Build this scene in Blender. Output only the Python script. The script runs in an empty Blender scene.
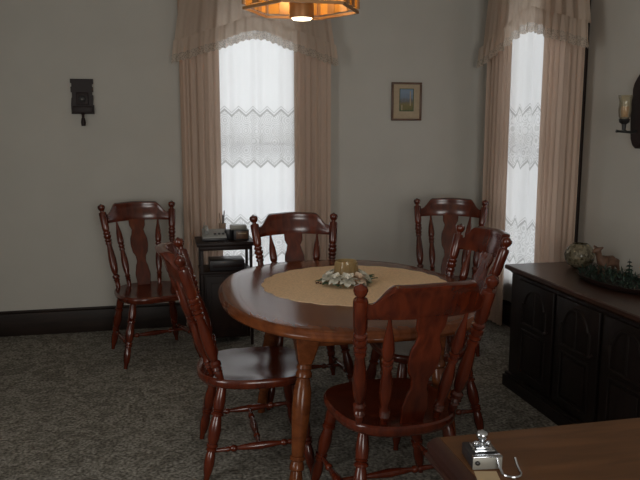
import bpy, bmesh, math, random
from mathutils import Vector, Matrix
random.seed(7)
PI = math.pi
scene = bpy.context.scene
C = scene.collection

# ------------------------------------------------------------------ materials
def new_mat(name):
    m = bpy.data.materials.new(name); m.use_nodes = True
    nt = m.node_tree
    for n in list(nt.nodes): nt.nodes.remove(n)
    out = nt.nodes.new('ShaderNodeOutputMaterial')
    return m, nt, out

def N(nt, kind, **kw):
    n = nt.nodes.new(kind)
    for k, v in kw.items():
        if k in n.inputs: n.inputs[k].default_value = v
        else: setattr(n, k, v)
    return n

def plain(name, col, rough=.5, metal=0., spec=.5, noise=0., nscale=30., coat=0., bump=0.):
    m, nt, out = new_mat(name)
    b = N(nt, 'ShaderNodeBsdfPrincipled')
    b.inputs['Base Color'].default_value = (*col, 1); b.inputs['Roughness'].default_value = rough
    b.inputs['Metallic'].default_value = metal; b.inputs['Specular IOR Level'].default_value = spec
    b.inputs['Coat Weight'].default_value = coat; b.inputs['Coat Roughness'].default_value = .12
    if noise or bump:
        tc = N(nt, 'ShaderNodeTexCoord'); nz = N(nt, 'ShaderNodeTexNoise'); nz.inputs['Scale'].default_value = nscale
        nz.inputs['Detail'].default_value = 4
        nt.links.new(tc.outputs['Object'], nz.inputs['Vector'])
        if noise:
            r = N(nt, 'ShaderNodeValToRGB')
            r.color_ramp.elements[0].color = (*[c*(1-noise) for c in col], 1); r.color_ramp.elements[0].position = .3
            r.color_ramp.elements[1].color = (*[min(1, c*(1+noise)) for c in col], 1); r.color_ramp.elements[1].position = .7
            nt.links.new(nz.outputs['Fac'], r.inputs['Fac']); nt.links.new(r.outputs['Color'], b.inputs['Base Color'])
        if bump:
            bp = N(nt, 'ShaderNodeBump'); bp.inputs['Strength'].default_value = bump; bp.inputs['Distance'].default_value = .005
            nt.links.new(nz.outputs['Fac'], bp.inputs['Height']); nt.links.new(bp.outputs['Normal'], b.inputs['Normal'])
    nt.links.new(b.outputs[0], out.inputs[0])
    return m

def wood(name, dark, light, rough=.28, scale=(30, 30, 3), coat=.3, spec=.5, seams=None):
    m, nt, out = new_mat(name)
    b = N(nt, 'ShaderNodeBsdfPrincipled'); b.inputs['Roughness'].default_value = rough
    b.inputs['Coat Weight'].default_value = coat; b.inputs['Coat Roughness'].default_value = .15
    b.inputs['Specular IOR Level'].default_value = spec
    tc = N(nt, 'ShaderNodeTexCoord'); mp = N(nt, 'ShaderNodeMapping'); mp.inputs['Scale'].default_value = scale
    nz = N(nt, 'ShaderNodeTexNoise'); nz.inputs['Scale'].default_value = 1; nz.inputs['Detail'].default_value = 5
    nz.inputs['Distortion'].default_value = .6
    r = N(nt, 'ShaderNodeValToRGB')
    r.color_ramp.elements[0].color = (*dark, 1); r.color_ramp.elements[0].position = .3
    r.color_ramp.elements[1].color = (*light, 1); r.color_ramp.elements[1].position = .72
    L = nt.links.new
    L(tc.outputs['Object'], mp.inputs['Vector']); L(mp.outputs[0], nz.inputs['Vector']); L(nz.outputs['Fac'], r.inputs['Fac'])
    L(r.outputs['Color'], b.inputs['Base Color'])
    L(b.outputs[0], out.inputs[0])
    return m

M = {}
M['chair'] = wood('chair_wood', (.050, .0075, .0034), (.122, .0205, .0066), rough=.2, scale=(28, 28, 5), coat=.15)
M['table'] = wood('table_wood', (.090, .024, .008), (.175, .052, .016), rough=.17, scale=(30, 3, 30), coat=0, spec=.30)
M['desk'] = wood('desk_wood', (.080, .034, .0125), (.140, .060, .023), rough=.5, scale=(4, 26, 20), coat=0, spec=.3)
M['deskedge'] = wood('desk_edge_wood', (.020, .006, .004), (.042, .013, .009), rough=.4, scale=(26, 4, 26), coat=.05, spec=.3)
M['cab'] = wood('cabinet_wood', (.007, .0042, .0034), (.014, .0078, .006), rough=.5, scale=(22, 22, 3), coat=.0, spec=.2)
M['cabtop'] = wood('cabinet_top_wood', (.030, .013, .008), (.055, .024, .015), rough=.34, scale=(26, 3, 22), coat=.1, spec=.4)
M['trim'] = wood('dark_trim', (.012, .0075, .0055), (.026, .015, .011), rough=.5, scale=(3, 3, 26), coat=0, spec=.3)
M['darkwood'] = wood('dark_stand_wood', (.010, .005, .004), (.020, .009, .007), rough=.45, scale=(20, 20, 4), coat=0, spec=.25)
M['plaque'] = wood('plaque_wood', (.013, .0065, .006), (.022, .0105, .010), rough=.5, scale=(20, 20, 4), coat=0, spec=.3)
M['framewood'] = wood('frame_wood', (.07, .03, .014), (.13, .06, .03), rough=.4, scale=(30, 30, 10))
M['wall'] = plain('wall_paint', (.485, .465, .42), .75, noise=.03, nscale=3, spec=.2)
M['ceil'] = plain('ceiling_paint', (.62, .60, .56), .9, spec=.2)
M['outside'] = plain('outside_snow', (.85, .86, .9), .9)
M['sash'] = plain('white_sash', (.75, .74, .72), .5)
M['doily'] = plain('crochet', (.80, .575, .37), .9, spec=.1, noise=.14, nscale=120, bump=.5)
M['black'] = plain('black_metal', (.012, .011, .011), .45)
M['brass'] = plain('bronze', (.30, .15, .055), .4, metal=.35, noise=.1)
M['chrome'] = plain('chrome', (.55, .57, .60), .16, metal=1.)
M['silver'] = plain('silver_face', (.27, .26, .23), .45, metal=.35)
M['card'] = plain('cream_card', (.42, .31, .18), .8)
M['cream'] = plain('cream_wax', (.62, .55, .42), .5)
M['grey_plastic'] = plain('grey_plastic', (.30, .30, .28), .45)
M['dark_plastic'] = plain('dark_plastic', (.022, .020, .022), .35)
M['tanfig'] = plain('tan_clay', (.26, .17, .11), .7, noise=.2, nscale=60)
M['petal'] = plain('white_petal', (.72, .70, .62), .8)
M['blush'] = plain('blush_petal', (.70, .56, .44), .8)
M['leaf'] = plain('green_leaf', (.03, .085, .04), .55, noise=.3, nscale=60)
M['paleleaf'] = plain('grey_green_leaf', (.22, .29, .20), .7, noise=.2, nscale=60)
M['fir'] = plain('dark_fir', (.010, .028, .017), .75, noise=.3, nscale=80)
M['berry'] = plain('dark_berry', (.07, .015, .012), .3)
M['deer'] = plain('deer_hide', (.095, .046, .026), .6, noise=.25, nscale=40)
M['mat_board'] = plain('mat_board', (.42, .33, .22), .8, noise=.06, nscale=50)
M['wick'] = plain('candle_amber', (.5, .25, .06), .4)

def carpet():
    m, nt, out = new_mat('carpet'); L = nt.links.new
    b = N(nt, 'ShaderNodeBsdfPrincipled'); b.inputs['Roughness'].default_value = 1; b.inputs['Specular IOR Level'].default_value = .05
    tc = N(nt, 'ShaderNodeTexCoord')
    n1 = N(nt, 'ShaderNodeTexNoise'); n1.inputs['Scale'].default_value = 68; n1.inputs['Detail'].default_value = 3
    n2 = N(nt, 'ShaderNodeTexNoise'); n2.inputs['Scale'].default_value = 8; n2.inputs['Detail'].default_value = 3; n2.inputs['Distortion'].default_value = 2.2
    L(tc.outputs['Object'], n1.inputs['Vector']); L(tc.outputs['Object'], n2.inputs['Vector'])
    r1 = N(nt, 'ShaderNodeValToRGB'); e = r1.color_ramp.elements
    e[0].position = .34; e[0].color = (.105, .096, .082, 1); e[1].position = .68; e[1].color = (.36, .34, .295, 1)
    r2 = N(nt, 'ShaderNodeValToRGB'); e = r2.color_ramp.elements
    e[0].position = .42; e[0].color = (.42, .40, .37, 1); e[1].position = .56; e[1].color = (1, 1, 1, 1)
    mx = N(nt, 'ShaderNodeMix'); mx.data_type = 'RGBA'; mx.blend_type = 'MULTIPLY'; mx.inputs[0].default_value = .6
    L(n1.outputs['Fac'], r1.inputs['Fac']); L(n2.outputs['Fac'], r2.inputs['Fac'])
    L(r1.outputs['Color'], mx.inputs[6]); L(r2.outputs['Color'], mx.inputs[7])
    L(mx.outputs[2], b.inputs['Base Color'])
    bp = N(nt, 'ShaderNodeBump'); bp.inputs['Strength'].default_value = .6; bp.inputs['Distance'].default_value = .01
    L(n1.outputs['Fac'], bp.inputs['Height']); L(bp.outputs['Normal'], b.inputs['Normal'])
    L(b.outputs[0], out.inputs[0])
    return m
M['carpet'] = carpet()

def cloth(name, col, trans=.35, stripes=0.):
    m, nt, out = new_mat(name); L = nt.links.new
    d = N(nt, 'ShaderNodeBsdfDiffuse'); d.inputs['Color'].default_value = (*col, 1)
    t = N(nt, 'ShaderNodeBsdfTranslucent'); t.inputs['Color'].default_value = (*col, 1)
    tc = N(nt, 'ShaderNodeTexCoord'); nz = N(nt, 'ShaderNodeTexNoise'); nz.inputs['Scale'].default_value = 160
    L(tc.outputs['Object'], nz.inputs['Vector'])
    bp = N(nt, 'ShaderNodeBump'); bp.inputs['Strength'].default_value = .15; bp.inputs['Distance'].default_value = .002
    L(nz.outputs['Fac'], bp.inputs['Height']); L(bp.outputs['Normal'], d.inputs['Normal'])
    x = N(nt, 'ShaderNodeMixShader'); x.inputs[0].default_value = trans
    L(d.outputs[0], x.inputs[1]); L(t.outputs[0], x.inputs[2]); L(x.outputs[0], out.inputs[0])
    return m
M['drape'] = cloth('drape_cloth', (.63, .48, .385), .28)
M['valance'] = cloth('valance_cloth', (.64, .525, .43), .45)

def lace(name, axis, bands, period=.105, trim=False):
    """sheer white lace: open net, zigzag bordered bands of closer work"""
    m, nt, out = new_mat(name); L = nt.links.new
    tc = N(nt, 'ShaderNodeTexCoord'); sp = N(nt, 'ShaderNodeSeparateXYZ'); L(tc.outputs['Object'], sp.inputs[0])
    U = sp.outputs[axis]; Z = sp.outputs[2]
    def mth(op, a, b=None, c=None):
        n = N(nt, 'ShaderNodeMath'); n.operation = op
        for i, v in enumerate((a, b, c)):
            if v is None: continue
            if isinstance(v, (int, float)): n.inputs[i].default_value = v
            else: L(v, n.inputs[i])
        return n.outputs[0]
    tri = mth('PINGPONG', U, period/2)                      # 0..period/2
    tri = mth('MULTIPLY', tri, .9)
    zz = mth('SUBTRACT', Z, tri)
    dens = None
    vo = N(nt, 'ShaderNodeTexVoronoi'); vo.feature = 'DISTANCE_TO_EDGE'; vo.inputs['Scale'].default_value = 42 if not trim else 70
    L(tc.outputs['Object'], vo.inputs['Vector'])
    net = mth('LESS_THAN', vo.outputs[0], .13)
    def add(x):
        nonlocal dens
        dens = x if dens is None else mth('MAXIMUM', dens, x)
    for lo, hi in bands:
        ins = mth('MULTIPLY', mth('GREATER_THAN', zz, lo), mth('LESS_THAN', zz, hi))
        add(mth('MULTIPLY', ins, mth('MULTIPLY_ADD', net, .15, .03)))
        for e_ in (lo, hi):
            line = mth('LESS_THAN', mth('ABSOLUTE', mth('SUBTRACT', zz, e_)), .009)
            add(mth('MULTIPLY', line, .80))
            line = mth('LESS_THAN', mth('ABSOLUTE', mth('SUBTRACT', zz, e_ + .024)), .004)
            add(mth('MULTIPLY', line, .55))
    vb = N(nt, 'ShaderNodeTexVoronoi'); vb.inputs['Scale'].default_value = 13; vb.inputs['Randomness'].default_value = .45
    L(tc.outputs['Object'], vb.inputs['Vector'])
    ros = mth('MULTIPLY', mth('LESS_THAN', mth('ABSOLUTE', mth('SUBTRACT', mth('PINGPONG', vb.outputs['Distance'], .16), .08)), .03), .48)
    for lo, hi in bands:
        add(mth('MULTIPLY', ros, mth('MULTIPLY', mth('GREATER_THAN', zz, lo), mth('LESS_THAN', zz, hi))))
    if trim: add(mth('MULTIPLY', net, .75))
    fac = mth('MINIMUM', mth('MULTIPLY_ADD', dens, .5, .91 if not trim else .62), .97)
    hi_c, lo_c = ((.90, .89, .88, 1), (.42, .41, .39, 1)) if not trim else ((.66, .57, .48, 1), (.60, .52, .44, 1))
    cm = N(nt, 'ShaderNodeMix'); cm.data_type = 'RGBA'; L(dens, cm.inputs[0]); cm.inputs[6].default_value = hi_c; cm.inputs[7].default_value = lo_c
    d = N(nt, 'ShaderNodeBsdfDiffuse'); t = N(nt, 'ShaderNodeBsdfTranslucent')
    L(cm.outputs[2], d.inputs['Color']); L(cm.outputs[2], t.inputs['Color'])
    x = N(nt, 'ShaderNodeMixShader'); x.inputs[0].default_value = .85 if not trim else .5
    L(d.outputs[0], x.inputs[1]); L(t.outputs[0], x.inputs[2])
    tr = N(nt, 'ShaderNodeBsdfTransparent')
    y = N(nt, 'ShaderNodeMixShader'); L(fac, y.inputs[0]); L(tr.outputs[0], y.inputs[1]); L(x.outputs[0], y.inputs[2])
    L(y.outputs[0], out.inputs[0])
    return m
BANDS = [(1.20, 1.575), (.50, .775)]
M['lace_x'] = lace('lace_cloth', 0, BANDS)
M['lace_y'] = lace('lace_cloth_side', 1, BANDS, period=.13)
M['lace_trim'] = lace('lace_trim', 0, [], trim=True)

def glassy(name, col, trans=.75, rough=.06):
    m, nt, out = new_mat(name); L = nt.links.new
    t = N(nt, 'ShaderNodeBsdfTransparent'); t.inputs['Color'].default_value = (*col, 1)
    g = N(nt, 'ShaderNodeBsdfGlossy'); g.inputs['Roughness'].default_value = rough
    f = N(nt, 'ShaderNodeFresnel'); f.inputs['IOR'].default_value = 1.5
    x = N(nt, 'ShaderNodeMixShader'); L(f.outputs[0], x.inputs[0]); L(t.outputs[0], x.inputs[1]); L(g.outputs[0], x.inputs[2])
    if trans < 1:
        d = N(nt, 'ShaderNodeBsdfTranslucent'); d.inputs['Color'].default_value = (*col, 1)
        dd = N(nt, 'ShaderNodeBsdfDiffuse'); dd.inputs['Color'].default_value = (*col, 1)
        x2 = N(nt, 'ShaderNodeMixShader'); x2.inputs[0].default_value = .4; L(d.outputs[0], x2.inputs[1]); L(dd.outputs[0], x2.inputs[2])
        y = N(nt, 'ShaderNodeMixShader'); y.inputs[0].default_value = trans; L(x2.outputs[0], y.inputs[1]); L(x.outputs[0], y.inputs[2])
        x = y
    L(x.outputs[0], out.inputs[0]); return m
M['glass'] = glassy('window_glass', (.97, .98, .98), 1.)
M['cupglass'] = glassy('pale_cup_glass', (.88, .84, .72), .82)
M['bowlglass'] = glassy('smoky_bowl_glass', (.86, .74, .48), .66)
M['amber'] = glassy('amber_lamp_glass', (.97, .60, .18), .35, .15)
def globe_glass():
    m, nt, out = new_mat('crackle_glass'); L = nt.links.new
    b = N(nt, 'ShaderNodeBsdfPrincipled'); b.inputs['Roughness'].default_value = .15; b.inputs['Coat Weight'].default_value = .5
    tc = N(nt, 'ShaderNodeTexCoord'); br = N(nt, 'ShaderNodeTexVoronoi'); br.inputs['Scale'].default_value = 70
    L(tc.outputs['Object'], br.inputs['Vector'])
    r = N(nt, 'ShaderNodeValToRGB'); e = r.color_ramp.elements
    e[0].color = (.07, .055, .03, 1); e[1].color = (.24, .21, .14, 1); e[0].position = .2; e[1].position = .8
    L(br.outputs['Color'], r.inputs['Fac']); L(r.outputs['Color'], b.inputs['Base Color'])
    bp = N(nt, 'ShaderNodeBump'); bp.inputs['Strength'].default_value = .6; bp.inputs['Distance'].default_value = .004
    L(br.outputs['Distance'], bp.inputs['Height']); L(bp.outputs['Normal'], b.inputs['Normal'])
    L(b.outputs[0], out.inputs[0]); return m
M['globe'] = globe_glass()
def emit(name, col, s):
    m, nt, out = new_mat(name); e = N(nt, 'ShaderNodeEmission'); e.inputs['Color'].default_value = (*col, 1); e.inputs['Strength'].default_value = s
    nt.links.new(e.outputs[0], out.inputs[0]); return m
M['bulb'] = emit('lit_bulb', (1, .86, .58), 6.)
M['glow'] = emit('candle_flame_bulb', (1, .55, .18), 1.2)
def picture_mat():
    m, nt, out = new_mat('landscape_print'); L = nt.links.new
    b = N(nt, 'ShaderNodeBsdfPrincipled'); b.inputs['Roughness'].default_value = .6
    tc = N(nt, 'ShaderNodeTexCoord'); sp = N(nt, 'ShaderNodeSeparateXYZ'); L(tc.outputs['Generated'], sp.inputs[0])
    nz = N(nt, 'ShaderNodeTexNoise'); nz.inputs['Scale'].default_value = 6; L(tc.outputs['Generated'], nz.inputs['Vector'])
    a = N(nt, 'ShaderNodeMath'); a.operation = 'MULTIPLY_ADD'; L(nz.outputs['Fac'], a.inputs[0]); a.inputs[1].default_value = .35; L(sp.outputs[2], a.inputs[2])
    r = N(nt, 'ShaderNodeValToRGB'); e = r.color_ramp.elements
    e[0].position = .1; e[0].color = (.10, .12, .04, 1); e[1].position = 1.1 if False else 1.0; e[1].color = (.20, .27, .36, 1)
    k = e.new(.45); k.color = (.20, .16, .06, 1); k = e.new(.62); k.color = (.14, .13, .12, 1); k = e.new(.8); k.color = (.17, .22, .28, 1)
    L(a.outputs[0], r.inputs['Fac']); L(r.outputs['Color'], b.inputs['Base Color']); L(b.outputs[0], out.inputs[0]); return m
M['print'] = picture_mat()

# ------------------------------------------------------------------ mesh helpers
def obj(name, bm, mat, parent=None, smooth=True, kind=None, angle=40, label=None):
    me = bpy.data.meshes.new(name)
    bmesh.ops.recalc_face_normals(bm, faces=bm.faces)
    for f in bm.faces: f.smooth = smooth
    if smooth:
        lim = math.radians(angle)
        for e in bm.edges:
            if len(e.link_faces) == 2 and e.calc_face_angle(0) > lim: e.smooth = False
    bm.to_mesh(me); bm.free()
    me.materials.append(mat)
    o = bpy.data.objects.new(name, me); C.objects.link(o)
    if parent: o.parent = parent
    if kind: o['kind'] = kind
    if label: o['label'] = label
    return o
def tag(o, label, cat, group=None):
    o['label'] = label; o['category'] = cat
    if group: o['group'] = group
    return o
def thing(name, label, cat, loc=(0, 0, 0), rz=0., group=None):
    o = bpy.data.objects.new(name, None); C.objects.link(o)
    o.location = loc; o.rotation_euler = (0, 0, rz); o.empty_display_size = .1
    return tag(o, label, cat, group)
def struct_empty(name, loc=(0, 0, 0)):
    o = bpy.data.objects.new(name, None); C.objects.link(o); o.location = loc; o['kind'] = 'structure'; return o
BM = bmesh.new
def box(bm, x0, x1, y0, y1, z0, z1, bev=0., seg=2):
    r = bmesh.ops.create_cube(bm, size=1)
    vs = r['verts']
    for v in vs:
        v.co = Vector(((x0+x1)/2 + v.co.x*(x1-x0), (y0+y1)/2 + v.co.y*(y1-y0), (z0+z1)/2 + v.co.z*(z1-z0)))
    if bev:
        es = list({e for v in vs for e in v.link_edges})
        bmesh.ops.bevel(bm, geom=es, offset=bev, segments=seg, affect='EDGES', profile=.5)
    return bm
def lathe(bm, prof, p0, p1, seg=14):
    """prof: (t, r) along p0->p1"""
    p0, p1 = Vector(p0), Vector(p1); d = p1 - p0; ax = d.normalized()
    a = ax.orthogonal().normalized()
    if abs(ax.z) > .5: a = (Vector((1, 0, 0)) - ax*ax.x).normalized()
    b = ax.cross(a)
    rings = []
    for t, r in prof:
        c = p0 + d*t
        if r <= 1e-5: rings.append([bm.verts.new(c)])
        else: rings.append([bm.verts.new(c + (a*math.cos(2*PI*k/seg) + b*math.sin(2*PI*k/seg))*r) for k in range(seg)])
    for A, B in zip(rings, rings[1:]):
        for k in range(seg):
            k2 = (k+1) % seg
            if len(A) == 1 and len(B) == 1: continue
            if len(A) == 1: bm.faces.new((A[0], B[k], B[k2]))
            elif len(B) == 1: bm.faces.new((A[k], B[0], A[k2]))
            else: bm.faces.new((A[k], B[k], B[k2], A[k2]))
    for R in (rings[0], rings[-1]):
        if len(R) > 1: bm.faces.new(R)
    return bm
def tube(bm, pts, r, seg=8):
    pts = [Vector(p) for p in pts]; rings = []
    prev = None
    for i, p in enumerate(pts):
        d = (pts[min(i+1, len(pts)-1)] - pts[max(i-1, 0)]).normalized()
        a = d.orthogonal().normalized() if prev is None else (prev - d*prev.dot(d)).normalized()
        prev = a; b = d.cross(a)
        rr = r[i] if isinstance(r, (list, tuple)) else r
        rings.append([bm.verts.new(p + (a*math.cos(2*PI*k/seg) + b*math.sin(2*PI*k/seg))*rr) for k in range(seg)])
    for A, B in zip(rings, rings[1:]):
        for k in range(seg): bm.faces.new((A[k], A[(k+1) % seg], B[(k+1) % seg], B[k]))
    bm.faces.new(rings[0]); bm.faces.new(rings[-1]); return bm
def ringed(bm, rings, closed_ends=True):
    """rings: lists of coords, same count"""
    R = [[bm.verts.new(c) for c in r] for r in rings]
    n = len(R[0])
    for A, B in zip(R, R[1:]):
        for k in range(n): bm.faces.new((A[k], A[(k+1) % n], B[(k+1) % n], B[k]))
    if closed_ends: bm.faces.new(R[0]); bm.faces.new(R[-1])
    return bm
def sheet(bm, grid):
    V = [[bm.verts.new(c) for c in row] for row in grid]
    for A, B in zip(V, V[1:]):
        for k in range(len(A)-1): bm.faces.new((A[k], A[k+1], B[k+1], B[k]))
    return bm
def sphere(bm, c, r, sub=2, sc=(1, 1, 1)):
    q = bmesh.ops.create_icosphere(bm, subdivisions=sub, radius=r)
    for v in q['verts']: v.co = Vector((v.co.x*sc[0], v.co.y*sc[1], v.co.z*sc[2])) + Vector(c)
    return bm
def sm(x): x = max(0., min(1., x)); return x*x*(3-2*x)
def lerp(a, b, t): return a + (b-a)*t

# ------------------------------------------------------------------ room
XL, XR, YB, YF, ZC = -2.1, 2.56, 5.37, -2.4, 2.75
T = .14
W1 = (.36, 1.05, .34, 2.42)        # window in the back wall: x0 x1 z0 z1
W2 = (4.10, 4.96, .34, 2.42)       # window in the right wall: y0 y1 z0 z1
obj('floor', box(BM(), XL-T, XR+T, YF-T, YB+T, -.1, 0), M['carpet'], kind='structure', smooth=False)
obj('ceiling', box(BM(), XL-T, XR+T, YF-T, YB+T, ZC, ZC+.1), M['ceil'], kind='structure', smooth=False)
bm = BM()
box(bm, XL-T, W1[0], YB, YB+T, 0, ZC); box(bm, W1[1], XR+T, YB, YB+T, 0, ZC)
box(bm, W1[0], W1[1], YB, YB+T, 0, W1[2]); box(bm, W1[0], W1[1], YB, YB+T, W1[3], ZC)
obj('wall_back', bm, M['wall'], kind='structure', smooth=False)
bm = BM()
box(bm, XR, XR+T, YF, W2[0], 0, ZC); box(bm, XR, XR+T, W2[1], YB, 0, ZC)
box(bm, XR, XR+T, W2[0], W2[1], 0, W2[2]); box(bm, XR, XR+T, W2[0], W2[1], W2[3], ZC)
obj('wall_right', bm, M['wall'], kind='structure', smooth=False)
obj('wall_left', box(BM(), XL-T, XL, YF, YB, 0, ZC), M['wall'], kind='structure', smooth=False)
obj('wall_front', box(BM(), XL-T, XR+T, YF-T, YF, 0, ZC), M['wall'], kind='structure', smooth=False)
def baseboard(name, x0, x1, y0, y1, ax):
    bm = BM()
    box(bm, x0, x1, y0, y1, 0, .165, .003)
    if ax == 0: box(bm, x0, x1, y0+.008, y1, .165, .185, .004)
    elif ax > 0: box(bm, x0+.008, x1, y0, y1, .165, .185, .004)
    else: box(bm, x0, x1-.008, y0, y1, .165, .185, .004)
    obj(name, bm, M['trim'], kind='structure')
baseboard('baseboard_back', XL+.02, XR, YB-.022, YB, 0)
baseboard('baseboard_right', XR-.022, XR, YF, YB-.022, 1)
baseboard('baseboard_left', XL, XL+.022, YF, YB, -1)

def window(name, w, horiz):
    root = struct_empty(name)
    u0, u1, z0, z1 = w
    def B(bm, a0, a1, d0, d1, c0, c1, bev=.003):     # d: depth outward from the inner wall face
        if horiz: box(bm, a0, a1, YB+d0, YB+d1, c0, c1, bev)
        else: box(bm, XR+d0, XR+d1, a0, a1, c0, c1, bev)
    bm = BM()
    B(bm, u0-.112, u0, -.022, 0, .0, z1+.12); B(bm, u1, u1+.112, -.022, 0, .0, z1+.12)
    B(bm, u0, u1, -.022, 0, z1, z1+.12); B(bm, u0-.02, u1+.02, -.024, 0, z0-.03, z0); B(bm, u0, u1, -.018, 0, z0-.13, z0-.03)
    obj('casing', bm, M['trim'], root)
    bm = BM(); zm = 1.38
    for a, b_, d in ((z0, zm, .05), (zm-.02, z1, .08)):
        B(bm, u0, u0+.04, d, d+.03, a, b_); B(bm, u1-.04, u1, d, d+.03, a, b_)
        B(bm, u0+.04, u1-.04, d, d+.03, a, a+(.04 if a == z0 else .022)); B(bm, u0+.04, u1-.04, d, d+.03, b_-(.04 if b_ == z1 else .022), b_)
    obj('sash', bm, M['sash'], root)
    for a, b_, d in ((z0, zm, .062), (zm-.02, z1, .092)):
        bm = BM(); B(bm, u0+.035, u1-.035, d, d+.005, a+.035, b_-.035, 0)
        obj('pane', bm, M['glass'], root, smooth=False)
window('window_1', W1, True); window('window_2', W2, False)
# invented window casings framing the added fill lights behind and left of the viewer
for nm, fr in (('added_casing_rear', lambda bm, a, b, c, d: box(bm, a, b, YF, YF+.035, c, d, .003)), ('added_casing_left', lambda bm, a, b, c, d: box(bm, XL, XL+.035, a, b, c, d, .003))):
    r_ = struct_empty(nm); bm = BM(); a, b, c, d = (-.4, 1.4, .85, 2.15) if nm == 'added_casing_rear' else (.8, 2.0, .8, 2.2)
    fr(bm, a-.11, a, c-.11, d+.11); fr(bm, b, b+.11, c-.11, d+.11); fr(bm, a, b, c-.11, c); fr(bm, a, b, d, d+.11)
    obj('casing', bm, M['trim'], r_)
obj('snow_ground', box(BM(), -14, 16, -8, 22, -.9, -.5), M['outside'], kind='structure', smooth=False)

# ------------------------------------------------------------------ curtains
def place(horiz, u, d, z):            # d: distance into the room from the wall face
    return (u, YB-d, z) if horiz else (XR-d, u, z)
def drape(horiz, u0, u1, z0, z1, d, folds, name, label, pin=1., seed=0, flare=0.):
    rnd = random.Random(seed); ph = rnd.random()*6
    nu, nz = folds*12, 26; g = []
    for j in range(nz+1):
        z = lerp(z1, z0, j/nz); row = []
        for i in range(nu+1):
            s = i/nu; u = lerp(u0, u1, s)
            sp = flare*(j/nz)
            u = u + sp*(s-.5)
            w = math.sin(2*PI*folds*s + ph + .35*math.sin(5*s+seed)) + .35*math.sin(2*PI*folds*2.3*s + ph*2)
            amp = .012 + .006*math.sin(3*s+z)
            row.append(place(horiz, u + .006*math.cos(2*PI*folds*s+ph), d + amp*w, z))
        g.append(row)
    o = obj(name, sheet(BM(), g), M['drape'], angle=180)
    hem = None
    tag(o, label, 'curtain'); return o
def lacecurtain(horiz, u0, u1, z0, z1, d, folds, label, seed):
    nu, nz = 90, 20; g = []
    for j in range(nz+1):
        z = lerp(z1, z0, j/nz); row = []
        for i in range(nu+1):
            s = i/nu
            w = math.sin(2*PI*folds*s + seed) + .5*math.sin(2*PI*folds*1.7*s + seed*2)
            row.append(place(horiz, lerp(u0, u1, s), d + .008*w, z))
        g.append(row)
    o = obj('lace_curtain', sheet(BM(), g), M['lace_x' if horiz else 'lace_y'], angle=180)
    tag(o, label, 'curtain'); return o
def valance(horiz, uc, hw, d, ztop, label, seed):
    root = thing('valance', label, 'valance')
    def zs(a):      # seam height for |s| in 0..1
        pts = [(0, 2.262), (.10, 2.257), (.46, 2.178), (.62, 2.15), (.85, 2.10), (1, 2.075)]
        for (a0, z0), (a1, z1) in zip(pts, pts[1:]):
            if a <= a1: return lerp(z0, z1, sm((a-a0)/(a1-a0))*.3 + .7*(a-a0)/(a1-a0))
        return pts[-1][1]
    def drop(a): return .150 - .01*a
    nu = 150
    def fold(s, k, ph): return math.sin(k*s + ph + .8*math.sin(3.1*s+seed)) + .4*math.sin(2.3*k*s + ph*2)
    g = []
    for j in range(15):
        t = j/14; row = []
        for i in range(nu+1):
            s = -1 + 2*i/nu; z = lerp(ztop, zs(abs(s)), t)
            wide = hw*lerp(.86, .97, min(1, (ztop-z)/(ztop-2.05)))
            row.append(place(horiz, uc + wide*s, d + (.006+.005*t)*fold(s, 30, seed), z))
        g.append(row)
    obj('drape_body', sheet(BM(), g), M['valance'], root, angle=180)
    def flounce(name, t0, t1, mat, amp):
        g = []
        for j in range(6):
            t = lerp(t0, t1, j/5); row = []
            for i in range(nu*2+1):
                s = -1 + i/nu; z0 = zs(abs(s)) + .012; z = z0 - drop(abs(s))*t
                wide = hw*(.97 + .03*t)
                row.append(place(horiz, uc + wide*s, d + .02 + (.004+amp*.7*t)*fold(s, 44, seed+1), z + .004*math.sin(90*s)*t))
            g.append(row)
        return obj(name, sheet(BM(), g), mat, root, angle=180)
    flounce('ruffle', 0, .68, M['valance'], .016)
    flounce('lace_trim', .68, 1.08, M['lace_trim'], .014)
    return root
drape(True, .150, .432, .02, 2.44, .10, 5, 'drape', 'left beige drape of the window in the back wall', seed=1)
drape(True, .978, 1.255, .02, 2.44, .10, 5, 'drape', 'right beige drape of the window beside the small framed picture', seed=2)
lacecurtain(True, .35, 1.06, .20, 2.40, .040, 5, 'white lace curtain across the back wall window', 1.3)
valance(True, .70, .60, .145, 2.46, 'beige ruffled valance with lace edge over the back wall window', 1)
drape(False, 5.13, 4.76, .02, 2.44, .10, 6, 'drape', 'narrow beige drape at the room corner, left side of the right window', seed=3)
drape(False, 4.31, 3.86, .02, 2.44, .10, 7, 'drape', 'wide beige drape behind the crackle glass globe, right side of the right window', seed=4)
lacecurtain(False, 4.14, 5.00, .20, 2.40, .040, 5, 'white lace curtain hanging to the floor behind the dark sideboard', .4)
valance(False, 4.46, .73, .145, 2.46, 'beige ruffled valance with lace edge over the right wall window', 2.2)

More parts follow.
